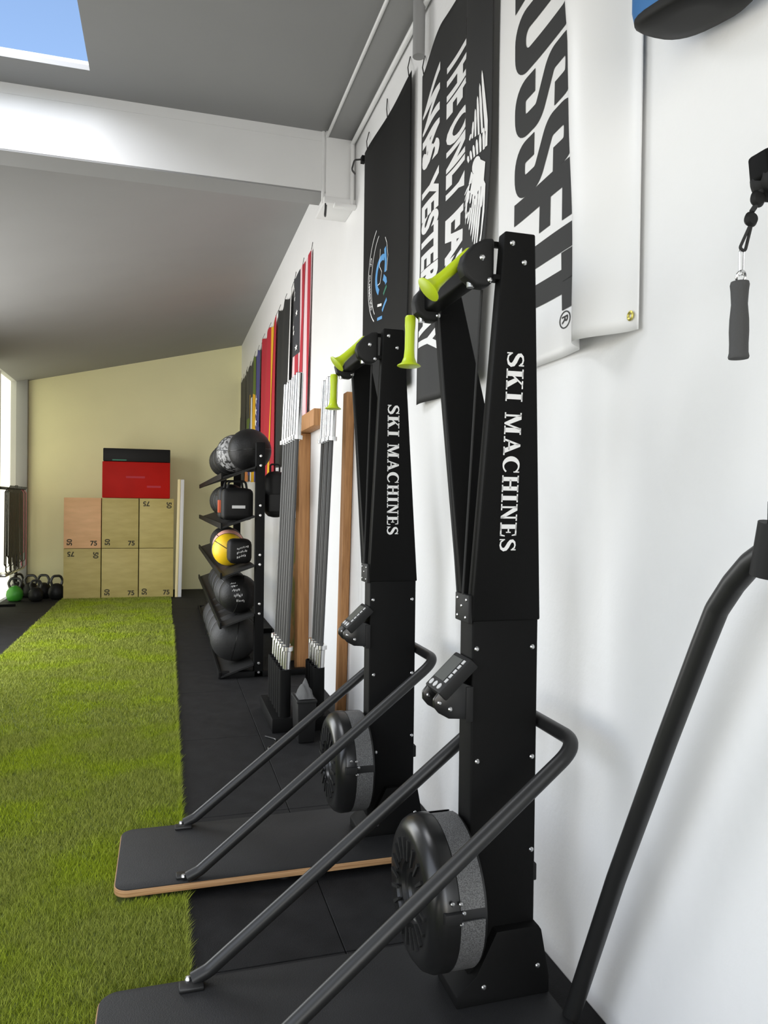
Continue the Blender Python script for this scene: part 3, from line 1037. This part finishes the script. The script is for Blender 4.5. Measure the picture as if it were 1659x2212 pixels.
def holder(x, y, label, spots, bl, ln_, first=[True]):
    h = thing('barbell_holder', (x, y, 0), label, 'barbell holder', 'floor barbell holders')
    MB().box((-.085, -ln_ / 2, .0), (.085, ln_ / 2, .09)).build('base_plate', M['black'], h, bevel=.004)
    for i, (dx, dy) in enumerate(spots):
        MB().lathe([(.0355, .09), (.0395, .09), (.0395, .39), (.0355, .39), (.0355, .09)], (dx, dy, 0), 'z', 16).build('socket', M['black'], h)
        if first[0]:
            o = bar0
            first[0] = False
        else:
            o = copy_tree(bar0)
        o.location = (x + dx, y + dy, .093)
        o['label'] = bl[i]
        o.rotation_euler = (R_(random.uniform(-.15, .15)), R_(random.uniform(1.95, 2.25)), 0)
    return h


ords = ['frontmost', 'second', 'third', 'fourth', 'fifth', 'rearmost']
holder(.735, 4.97, 'black floor holder of the left barbell row', [(0, -.25 + .1 * r_) for r_ in range(6)],
       [q + ' barbell of the left upright row beside the storage rack' for q in ords], .62)
holder(.955, 4.87, 'black floor holder of the right barbell row', [(0, -.15 + .085 * r_) for r_ in range(4)],
       [q + ' barbell of the right upright row nearest the wall' for q in ('frontmost', 'second', 'third', 'rearmost')], .44)

# timber on the wall
t1 = thing('pine_doorway', (W - .05, 6.47, 0), 'vertical pine timber doorway on the wall behind the barbells', 'doorway')
o1 = (W - .05, 6.47, 0)
MB().box((W - .10, 6.38, 0), (W - .002, 6.54, 2.065)).build('post', M['wood'], t1, o1, bevel=.006)
MB().box((W - .105, 5.72, 2.067), (W - .002, 6.54, 2.20)).build('header_board', M['wood'], t1, o1, bevel=.006)
pk = MB().hexa([(W - .06, 4.95, 0), (W - .004, 4.95, 0), (W - .004, 5.05, 0), (W - .06, 5.05, 0), (W - .06, 4.80, 2.2), (W - .004, 4.80, 2.2), (W - .004, 4.90, 2.2), (W - .06, 4.90, 2.2)]).build('timber_plank', M['wood'], bevel=.005)
tag(pk, 'pine plank leaning along the white wall behind the second ski machine', 'plank')
pk2 = MB().hexa([(W - .13, 6.80, 0), (W - .05, 6.80, 0), (W - .05, 6.95, 0), (W - .13, 6.95, 0), (W - .085, 6.60, 1.32), (W - .006, 6.60, 1.32), (W - .006, 6.75, 1.32), (W - .085, 6.75, 1.32)]).build('timber_plank', M['woodg'], bevel=.005)
tag(pk2, 'short weathered plank beside the pine doorway', 'plank')


# ================================================================== STORAGE RACK WITH BALLS
SR = thing('storage_rack', (.75, 7.6, 0), 'tall black storage rack with sloping shelves full of balls', 'storage rack')
so = (.75, 7.6, 0)
ups = [6.25, 8.35, 10.4]
levels = [1.80, 1.39, .98, .57, .16]
for yy in ups:
    u_ = MB().box((.71, yy - .038, 0), (.786, yy + .038, 1.96)).build('upright', M['black'], SR, so, bevel=.005)
    MB().box((.42, yy - .038, 0), (1.15, yy + .038, .05)).build('foot', M['black'], SR, so, bevel=.004)
    if yy == ups[0]:
        bo = MB().lathe([(.0001, -.012), (.010, -.011), (.013, -.005), (.014, 0)], (0, 0, 0), 'y', 10).build('bolt', M['zinc'], u_, recalc=True)
        bo.location = (.748 - .75, yy - .038 - so[1], 1.845)
        for z in (1.765, 1.432, 1.35, 1.02, .94, .612, .53, .117, .04):
            place('bolt', None, bo.data, (.748 - .75, yy - .038 - so[1], z), u_)
for z in levels:
    shf = MB().hexa([(.44, ups[0] - .06, z - .15), (.705, ups[0] - .06, z - .057), (.705, ups[2] + .06, z - .057), (.44, ups[2] + .06, z - .15), (.44, ups[0] - .06, z - .135), (.705, ups[0] - .06, z - .042), (.705, ups[2] + .06, z - .042), (.44, ups[2] + .06, z - .135)])
    s_ = shf.build('shelf', M['blackm'], SR, so, smooth=False)
    MB().box((.425, ups[0] - .06, z - .155), (.44, ups[2] + .06, z - .105)).build('front_lip', M['black'], s_, so)


def ball(x, y, z, r, m, label, seam=True, name='medicine_ball', grp='balls on the storage rack'):
    root = thing(name, (x, y, z - r), label, 'ball', grp)
    MB().sphere((0, 0, r), r, 28).build('shell', M[m], root)
    if seam:
        ax_ = random.uniform(0, PI)
        for tilt in (0, PI / 2):
            pts = []
            for k in range(32):
                a = 2 * PI * k / 32
                v = Vector((math.cos(a) * r * 1.002, math.sin(a) * r * 1.002, 0))
                v = Matrix.Rotation(ax_, 3, 'Y') @ (Matrix.Rotation(tilt, 3, 'X') @ v)
                pts.append((v.x, v.y, v.z + r))
            MB().tube(pts, .0035, 6, closed=True).build('seam', M['blackg'], root)
    return root


def on_shelf(x, z, r):            # centre height of a ball resting on the sloping shelf
    return z - .135 + (x - .44) * .351 + 1.06 * r + .001


def rowballs(z, specs, lab, start, r, m, x=.585, name='medicine_ball', grp=None):
    for k, yy in enumerate(specs):
        ball(x, yy, on_shelf(x, z, r), r, m, '%s %s' % (lab, ('second', 'third', 'fourth', 'fifth', 'sixth')[k + start] + ' from its near end'), name=name, grp=grp or lab)


ball(.69, 6.53, on_shelf(.69, 1.76, .185), .185, 'ball', 'big plain black ball on the near end of the top shelf')
ball(.60, 6.88, on_shelf(.60, 1.80, .17), .17, 'pattern', 'black ball with white printed pattern on the top shelf, second in row')
rowballs(1.80, (7.25, 7.6, 7.95), 'black ball on the top shelf,', 1, .16, 'ball')
rowballs(1.39, (7.2, 7.55, 7.9), 'black ball on the second shelf behind the bags,', 1, .155, 'ball')
ball(.535, 6.76, on_shelf(.535, .98, .145), .145, 'yellow', 'yellow ball on the third shelf')
sb = thing('sandbag', (.605, 6.45, .935), 'black sandbag with white print on the near end of the third shelf', 'bag')
MB().box((-.105, -.11, .0), (.095, .11, .21)).build('body', M['blackv'], sb, bevel=.05, seg=3)
for j_ in range(3):
    print_on(scribble(.10 - .012 * j_, 8), lambda a, b_, j_=j_: (-.035 + a, -.1112, .115 - .035 * j_ + .024 * b_ + .25 * a), 'worn_print', M['white'], sb)['kind'] = 'stuff'
ball(.565, 7.14, on_shelf(.565, .98, .15), .15, 'pink', 'pink ball behind the yellow ball on the third shelf')
rowballs(.98, (7.5, 7.85), 'black ball on the third shelf behind the pink one,', 2, .15, 'ball')
ball(.60, 6.48, on_shelf(.60, .57, .165), .165, 'ball', 'black printed ball on the near end of the fourth shelf')
ball(.58, 6.84, on_shelf(.58, .57, .16), .16, 'ball2', 'dark grey ball on the fourth shelf, second in row')
rowballs(.57, (7.2, 7.55, 7.9), 'black ball on the fourth shelf,', 1, .16, 'ball')
ball(.57, 6.52, on_shelf(.57, .16, .205), .205, 'ball2', 'large charcoal slam ball on the near end of the lowest shelf', name='slam_ball')
rowballs(.16, (6.96, 7.40, 7.84), 'dark slam ball on the lowest shelf,', 0, .2, 'ball2', .57, 'slam_ball')
# worn white print on the near fourth-shelf ball
rb = [o for o in col.objects if o.get('label') == 'black printed ball on the near end of the fourth shelf'][0]
for j in range(5):
    fl = scribble(.07, 7)
    c0 = Vector((-.05 + .02 * j, -.01, .29 - .045 * j))

    def on_ball(a, b_, c0=c0):
        v = Vector((c0.x + a - .06, -.155, c0.z + b_ * .03 - .165)).normalized() * .1665
        return (v.x, v.y, v.z + .165)
    print_on(fl, on_ball, 'worn_print', M['white'], rb)['kind'] = 'stuff'
# bags on the second shelf
for (x, yy, z, a, b_, c, lab) in ((.575, 6.42, 1.385, .13, .10, .135, 'black gear bag on the near end of the second shelf'), (.570, 6.72, 1.385, .135, .11, .140, 'black gear bag with orange tag on the second shelf')):
    g = thing('gear_bag', (x, yy, z - .08), lab, 'bag', 'gear bags on the second shelf')
    MB().box((-a, -b_, .0), (a, b_, c * 2)).build('body', M['blackv'], g, bevel=.045, seg=3)
    MB().tube(fillet([(-.08, 0, c * 2), (-.07, 0, c * 2 + .06), (.07, 0, c * 2 + .06), (.08, 0, c * 2)], .03), .010, 8).build('strap', M['blackm'], g)
    if 'orange' in lab:
        MB().box((-a - .004, -b_ + .01, .06), (-a + .04, -b_ + .07, .17)).build('tag', M['orange'], g, bevel=.003)
    MB().box((-.05, -b_ - .003, .10), (.06, -b_ + .004, .125)).build('buckle', M['button'], g)
bk = thing('backpack', (.88, 6.45, 1.33), 'black backpack hanging between the storage rack and the wall', 'bag')
MB().box((-.065, -.12, 0), (.11, .12, .40)).build('body', M['blackv'], bk, bevel=.07, seg=3)
MB().tube(fillet([(-.02, 0, .39), (-.02, 0, .46), (.06, 0, .46), (.06, 0, .39)], .02), .008, 8).build('loop', M['blackm'], bk)
MB().box((-.045, -.145, .05), (.085, -.11, .20)).build('pocket', M['blackm'], bk, bevel=.012)


# ================================================================== PLYO BOXES
def num(body, w, h, x, z, rot, parent, y=-.3012):
    fl = font_text(body, w, bold=.03)
    ca, sa = math.cos(R_(rot)), math.sin(R_(rot))

    def fn(a, b_):
        p, q = a - w / 2, b_ * h - h / 2
        return (x + p * ca - q * sa, y, z + p * sa + q * ca)
    print_on(fl, fn, 'stencil_number', M['ink'], parent)


def plyo(x, z, wd, ht, label, m, flip, plain=False, yy=11.75):
    b_ = thing('plyo_box', (x, yy + .3, z), label, 'plyo box', 'plywood plyo boxes')
    t = .018
    e = .0015
    body = MB().box((-wd / 2 + e, -.3, e), (wd / 2 - e, -.3 + t, ht - e)).build('front_panel', M[m], b_, bevel=.002)
    MB().box((-wd / 2 + e, -.3 + t, e), (-wd / 2 + t, .3, ht - e)).build('side_panel', M[m], b_)
    MB().box((wd / 2 - t, -.3 + t, e), (wd / 2 - e, .3, ht - e)).build('side_panel', M[m], b_)
    MB().box((-wd / 2 + t, -.3 + t, ht - t), (wd / 2 - t, .3, ht - e)).build('top_panel', M[m], b_)
    MB().box((-wd / 2 + t, .3 - t, e), (wd / 2 - t, .3, ht - t)).build('back_panel', M[m], b_)
    if not plain:
        if flip:
            num('75', .095, .075, -wd / 2 + .10, ht - .08, 180, body)
            num('50', .095, .075, wd / 2 - .07, ht - .10, -90, body)
        else:
            num('50', .095, .075, -wd / 2 + .08, .09, 90, body)
            num('75', .095, .075, wd / 2 - .10, .075, 0, body)
    return b_


xs = [(-1.45, -.935), (-.925, -.405), (-.395, .105)]
H1 = .745
names = [('bottom-left plywood plyo box of the stack, numbers upside down', True, 'plyface'), ('bottom-middle plywood plyo box of the stack', False, 'plyface'), ('bottom-right plywood plyo box of the stack', False, 'plyface')]
for (a, b_), (lab, fl, mm) in zip(xs, names):
    plyo((a + b_) / 2, .004, b_ - a, H1, lab, mm, fl)
names = [('warm-toned plywood plyo box at the upper left of the stack', False, 'plyface2'), ('upper-middle plywood plyo box under the red foam block', False, 'plyface'), ('upper-right plywood plyo box, numbers upside down, under the red foam block', True, 'plyface')]
for (a, b_), (lab, fl, mm) in zip(xs, names):
    plyo((a + b_) / 2, .004 + H1 + .004, b_ - a, H1 + .005, lab, mm, fl)
z2 = .004 + 2 * H1 + .012
fb = thing('foam_plyo_box', (-.44, 12.05, z2), 'red foam plyo block on top of the plywood boxes', 'foam block')
MB().box((-.485, -.3, 0), (.485, .3, .545)).build('body', M['red'], fb, bevel=.012)
MB().box((-.15, -.303, .30), (.12, -.299, .33)).build('logo_strip', M['fred'], fb)
MB().box((.15, -.303, .16), (.35, -.299, .19)).build('logo_strip', M['fred'], fb)
fb2 = thing('foam_plyo_box', (-.435, 12.05, z2 + .547), 'black foam plyo block lying on the red block', 'foam block')
MB().box((-.48, -.3, 0), (.48, .3, .195)).build('body', M['blackv'], fb2, bevel=.012)
MB().box((-.35, -.303, .012), (-.15, -.299, .030)).build('stitching', M['tealp'], fb2)
wb = thing('leaning_board', (.17, 11.75, 0), 'tall white board standing beside the plywood boxes', 'board')
MB().hexa([(.0, -.02, .004), (.055, -.02, .004), (.055, .55, .004), (.0, .55, .004), (.03, -.02, 1.80), (.085, -.02, 1.80), (.085, .55, 1.80), (.03, .55, 1.80)]).build('panel', M['board'], wb, bevel=.003)
MB().hexa([(-.04, -.03, .004), (.0, -.03, .004), (.0, .0, .004), (-.04, .0, .004), (-.012, -.03, 1.80), (.03, -.03, 1.80), (.03, .0, 1.80), (-.012, .0, 1.80)]).build('edge_strip', M['cream'], wb, bevel=.002)


# ================================================================== KETTLEBELLS
def kettlebell(x, y, r, m, label, rz):
    k = thing('kettlebell', (x, y, 0), label, 'kettlebell', 'kettlebells along the left wall', rz)
    MB().lathe([(.0001, .0), (r * .6, .0), (r * .85, r * .2), (r, r * .75), (r * .93, r * 1.25), (r * .6, r * 1.75), (r * .25, r * 1.92), (.0001, r * 1.95)], (0, 0, 0), 'z', 22).build('bell', M[m], k, angle=60)
    MB().tube(fillet([(-r * .5, 0, r * 1.55), (-r * .72, 0, r * 2.25), (-r * .45, 0, r * 2.85), (r * .45, 0, r * 2.85), (r * .72, 0, r * 2.25), (r * .5, 0, r * 1.55)], r * .45, 6), r * .155, 10).build('handle', M['shaft'], k)
    return k


for i, (x, yy, r, m, lab) in enumerate(((-2.09, 11.72, .115, 'green', 'green kettlebell on the rubber floor by the left wall'), (-1.55, 11.85, .12, 'ball', 'black kettlebell right beside the plywood boxes'),
                                        (-1.75, 12.0, .12, 'ball', 'black kettlebell second from the plywood boxes'), (-1.95, 12.15, .115, 'ball', 'black kettlebell third from the plywood boxes'),
                                        (-2.13, 12.2, .12, 'ball', 'black kettlebell behind the green one'), (-1.80, 11.65, .105, 'ball', 'small black kettlebell between green kettlebell and boxes'))):
    kettlebell(x, yy, r, m, lab, (.2, .5, -.3, .1, .9, .3)[i])

# ================================================================== BAND RACK ON THE LEFT WALL
br = thing('band_rack', (-2.16, 11.9, 0), 'metal rack hung with charcoal and red exercise bands at the far left', 'band rack')
bo_ = (-2.16, 11.9, 0)
for yy in (11.15, 12.52):
    MB().box((-2.24, yy - .02, 0), (-2.20, yy + .02, 1.68)).build('upright', M['black'], br, bo_, bevel=.003)
    MB().box((-2.24, yy - .02, 0), (-1.98, yy + .02, .03)).build('foot', M['black'], br, bo_, bevel=.003)
MB().box((-2.22, 11.13, 1.60), (-2.18, 12.54, 1.64)).build('rail', M['shaft'], br, bo_, bevel=.004)
MB().box((-2.22, 11.13, .40), (-2.10, 12.54, .44)).build('rail', M['steel'], br, bo_, bevel=.004)
for i in range(14):
    yy = 11.22 + i * .095
    MB().tube([(-2.19, yy, 1.62), (-2.08, yy, 1.62), (-2.06, yy, 1.655)], .008, 8).build('hook', M['shaft'], br, bo_)
for i in range(14):
    yy = 11.22 + i * .095
    red = i in (11, 13)
    l = 1.10 + .12 * math.sin(i * 2.1)
    bd = thing('resistance_band', (-2.10, yy, 1.615 - l), ('red' if red else 'charcoal') + ' exercise band on the rack, %s hook from its near end' % ('first second third fourth fifth sixth seventh eighth ninth tenth eleventh twelfth thirteenth last'.split()[i]), 'band', 'red bands on the rack' if red else 'charcoal bands on the rack')
    w_ = .018 if red else .036
    pts = [(0, 0, l), (-.03, 0, l - .05), (-.035, 0, .05), (0, 0, 0), (.035, 0, .05), (.03, 0, l - .05)]
    k = MB()
    P = fillet(pts + [pts[0]], .02, 4)
    vs, fs = [], []
    for p in P:
        for yw in (-w_, w_):
            for sc in (1.0, .90):
                c_ = Vector((0, 0, l / 2))
                vs.append((p.x * sc, yw, (p.z - l / 2) * (1 - (1 - sc) * .05) + l / 2))
    n_ = len(P)
    for i2 in range(n_ - 1):
        a, c_ = i2 * 4, (i2 + 1) * 4
        fs += [(a, a + 2, c_ + 2, c_), (a + 1, c_ + 1, c_ + 3, a + 3), (a, c_, c_ + 1, a + 1), (a + 2, a + 3, c_ + 3, c_ + 2)]
    k.add(vs, fs).build('loop', M['band'] if red else M['bandg'], bd, angle=50)

# ================================================================== RIGHT EDGE: TUBE FRAME, PULL HANDLE, BLUE BAG
tf = thing('tube_frame', (1.08, 1.8, 0), 'thick black bent tube frame rising along the wall at the right edge', 'machine frame')
to = (1.08, 1.8, 0)
path = [(1.08, 1.815, .0), (1.08, 1.594, .525), (1.08, 1.409, .929), (1.08, 1.300, 1.160), (1.08, 1.258, 1.245), (1.08, 1.213, 1.302), (1.08, 1.168, 1.346), (1.08, 1.120, 1.376), (1.08, 1.06, 1.395), (1.08, .60, 1.42), (1.08, .5, 1.40), (1.08, .42, 1.32), (1.08, .42, 0)]
MB().tube(fillet(path, .08, 5), .0235, 18).build('main_tube', M['tube'], tf, to, angle=60)
MB().tube([(1.08, 1.128, 1.325), (1.08, 1.108, 1.425)], .031, 16).build('clamp', M['blackm'], tf, to)
MB().box((1.06, 1.075, 1.40), (1.10, 1.112, 1.47)).build('clamp_block', M['black'], tf, to, bevel=.006)
MB().box((1.04, 1.78, 0), (1.12, 1.86, .012)).build('foot_plate', M['black'], tf, to, bevel=.003)
MB().box((1.04, .38, 0), (1.12, .46, .012)).build('foot_plate', M['black'], tf, to, bevel=.003)
# pulley arm reaching in from the right, standing on a post beyond the frame
pa = thing('pulley_stand', (.99, .78, 0), 'black pulley bracket with bolt at the right edge holding the grey pull handle', 'pulley')
po = (.99, .78, 0)
MB().box((.965, .755, 0), (1.015, .805, 2.15)).build('post', M['black'], pa, po, bevel=.005)
MB().box((.87, .66, 0), (1.11, .90, .015)).build('base_plate', M['black'], pa, po, bevel=.003)
MB().tube([(.99, .78, 2.10), (.985, .985, 2.03)], .020, 14).build('arm', M['black'], pa, po)
MB().prism([(.925, 2.035), (.955, 2.05), (1.02, 2.07), (1.02, 1.99), (.955, 1.985), (.93, 1.995)], .985, 1.025, 'xz').build('bracket', M['black'], pa, po, bevel=.005)
MB().lathe([(.0001, -.02), (.03, -.02), (.033, -.012), (.027, 0), (.033, .012), (.03, .02), (.0001, .02)], (.962, 1.005, 1.998), 'y', 24).build('wheel', M['blackm'], pa, po)
MB().lathe([(.0001, -.024), (.007, -.023), (.009, -.02)], (.962, 1.005, 1.998), 'y', 12).build('bolt', M['zinc'], pa, po)
ph_ = thing('pull_handle', (.909, 1.018, 1.70), 'grey foam pull handle hanging from its clip at the right edge', 'handle')
pho = (.909, 1.018, 1.70)
MB().lathe([(.0001, 1.700), (.0155, 1.700), (.0165, 1.703), (.0150, 1.710), (.0148, 1.725), (.0155, 1.745), (.0150, 1.765), (.0128, 1.79), (.0140, 1.812), (.0152, 1.822), (.014, 1.827), (.0001, 1.829)], (.909, 1.018, 0), 'z', 24).build('grip', M['grip'], ph_, pho, angle=60)
MB().tube([(.911 + .0085 * math.cos(a), 1.018 - .003 * math.sin(a), 1.836 + .0085 * math.sin(a)) for a in np.linspace(0, 2 * PI, 20)[:-1]], .0022, 8, closed=True).build('eye_ring', M['chrome'], ph_, pho)
MB().tube(fillet([(.9085, 1.018, 1.838), (.9080, 1.018, 1.880), (.9165, 1.018, 1.880), (.9155, 1.018, 1.838), (.9085, 1.018, 1.838)], .0035, 5), .0017, 8).build('snap_hook', M['steel'], ph_, pho)
MB().tube(fillet([(.926, 1.017, 1.921), (.9065, 1.017, 1.882), (.9175, 1.017, 1.878), (.929, 1.017, 1.921)], .005, 6), .0026, 8).build('cord_loop', M['cord'], ph_, pho)
MB().lathe([(.0001, -.007), (.009, -.006), (.013, 0), (.009, .006), (.0001, .007)], (.9275, 1.016, 1.932), 'y', 18).build('stop_ball', M['blackm'], ph_, pho)
MB().tube([(.929, 1.016, 1.945), (.935, 1.014, 1.955)], .0045, 10).build('link', M['cord'], ph_, pho)
MB().lathe([(.0001, -.007), (.010, -.006), (.0145, 0), (.010, .006), (.0001, .007)], (.9375, 1.013, 1.966), 'y', 18).build('stop_ball', M['blackm'], ph_, pho)
MB().tube([(.940, 1.012, 1.975), (.948, 1.009, 1.985)], .005, 10).build('link', M['cord'], ph_, pho)
# blue bag on the wall
bb = thing('blue_bag', (1.07, 1.42, 2.44), 'blue and black rounded bag hanging on the wall at the top right', 'bag')
bbo = (1.07, 1.42, 2.44)
nr = 28


def bag_ring(sc, h, drop=0):
    out = []
    for q in range(nr):
        a = 2 * PI * q / nr
        c_, s_ = math.cos(a), math.sin(a)
        yy = 1.385 + math.copysign(abs(c_) ** .7, c_) * .150 * sc
        xx = 1.095 + math.copysign(abs(s_) ** .7, s_) * .088 * sc
        out.append((xx, yy, 2.520 + .25 * (yy - 1.36) + h - drop))
    return out


rings = [bag_ring(.96, .020), bag_ring(1, .045), bag_ring(1.0, .30), bag_ring(.97, .60), bag_ring(.8, .68)]
vs = [p for r in rings for p in r]
fs = [(i * nr + q, i * nr + (q + 1) % nr, (i + 1) * nr + (q + 1) % nr, (i + 1) * nr + q) for i in range(len(rings) - 1) for q in range(nr)]
MB().add(vs, fs + [tuple((len(rings) - 1) * nr + q for q in range(nr))]).build('body', M['blue'], bb, bbo, angle=60)
rings = [bag_ring(.45, 0, .002), bag_ring(.85, .002), bag_ring(.95, .012), bag_ring(.966, .024)]
vs = [p for r in rings for p in r]
fs = [(i * nr + q, i * nr + (q + 1) % nr, (i + 1) * nr + (q + 1) % nr, (i + 1) * nr + q) for i in range(len(rings) - 1) for q in range(nr)]
MB().add(vs, fs + [tuple(reversed(range(nr)))]).build('base', M['blackv'], bb, bbo, angle=60)

# ================================================================== SMALL THINGS
kb = thing('storage_bin', (.825, 4.52, 0), 'small black bin on the floor between the barbell rows', 'bin')
MB().hexa([(-.05, -.10, .002), (.05, -.10, .002), (.05, .10, .002), (-.05, .10, .002), (-.058, -.11, .25), (.058, -.11, .25), (.058, .11, .25), (-.058, .11, .25)]).build('tub', M['blackv'], kb, bevel=.008)
MB().box((-.062, -.114, .245), (.062, .114, .262)).build('lid', M['blackm'], kb, bevel=.004)
rg = thing('grey_cloth', (.825, 4.50, .263), 'crumpled grey cloth lying on the small black bin', 'cloth')
k = MB()
n_ = 16
vs = []
for j_ in range(n_ + 1):
    for i_ in range(n_ + 1):
        u_, v_ = i_ / n_ - .5, j_ / n_ - .5
        rr_ = math.hypot(u_, v_)
        vs.append((u_ * .10, v_ * .16, .004 + max(0, .10 * (1 - 2.0 * rr_)) + .012 * (1 + math.sin(17 * u_ + 9 * v_)) * (rr_ < .5)))
k.add(vs, [(j_ * (n_ + 1) + i_, j_ * (n_ + 1) + i_ + 1, (j_ + 1) * (n_ + 1) + i_ + 1, (j_ + 1) * (n_ + 1) + i_) for j_ in range(n_) for i_ in range(n_)])
k.build('folds', M['clothg'], rg, angle=60)
cb_ = MB().tube(fillet([(.60, 4.60, .006), (.66, 4.52, .006), (.63, 4.42, .006), (.58, 4.38, .006), (.62, 4.30, .006)], .05, 6), .006, 8).build('floor_cable', M['shaft'])
tag(cb_, 'thin dark cable curled on the rubber floor before the barbells', 'cable')
sk = MB().tube(fillet([(.99, 4.84, 3.44), (.985, 4.82, 3.40), (.985, 4.84, 3.36), (.995, 4.86, 3.36), (1.0, 4.86, 3.44)], .015, 5), .005, 8).build('shackle', M['shaft'])
tag(sk, 'small steel shackle hanging under the white beam end', 'shackle')
sp = thing('wall_hook', (W - .02, 4.62, 3.66), 'small dark hook on the wall left of the black banner', 'hook')
MB().box((-.005, -.02, -.02), (.018, .02, .02)).build('plate', M['black'], sp)
MB().tube(fillet([(-.005, 0, 0), (-.05, 0, -.01), (-.06, .03, -.06), (-.03, .06, -.07)], .02, 4), .006, 8).build('hook', M['shaft'], sp)
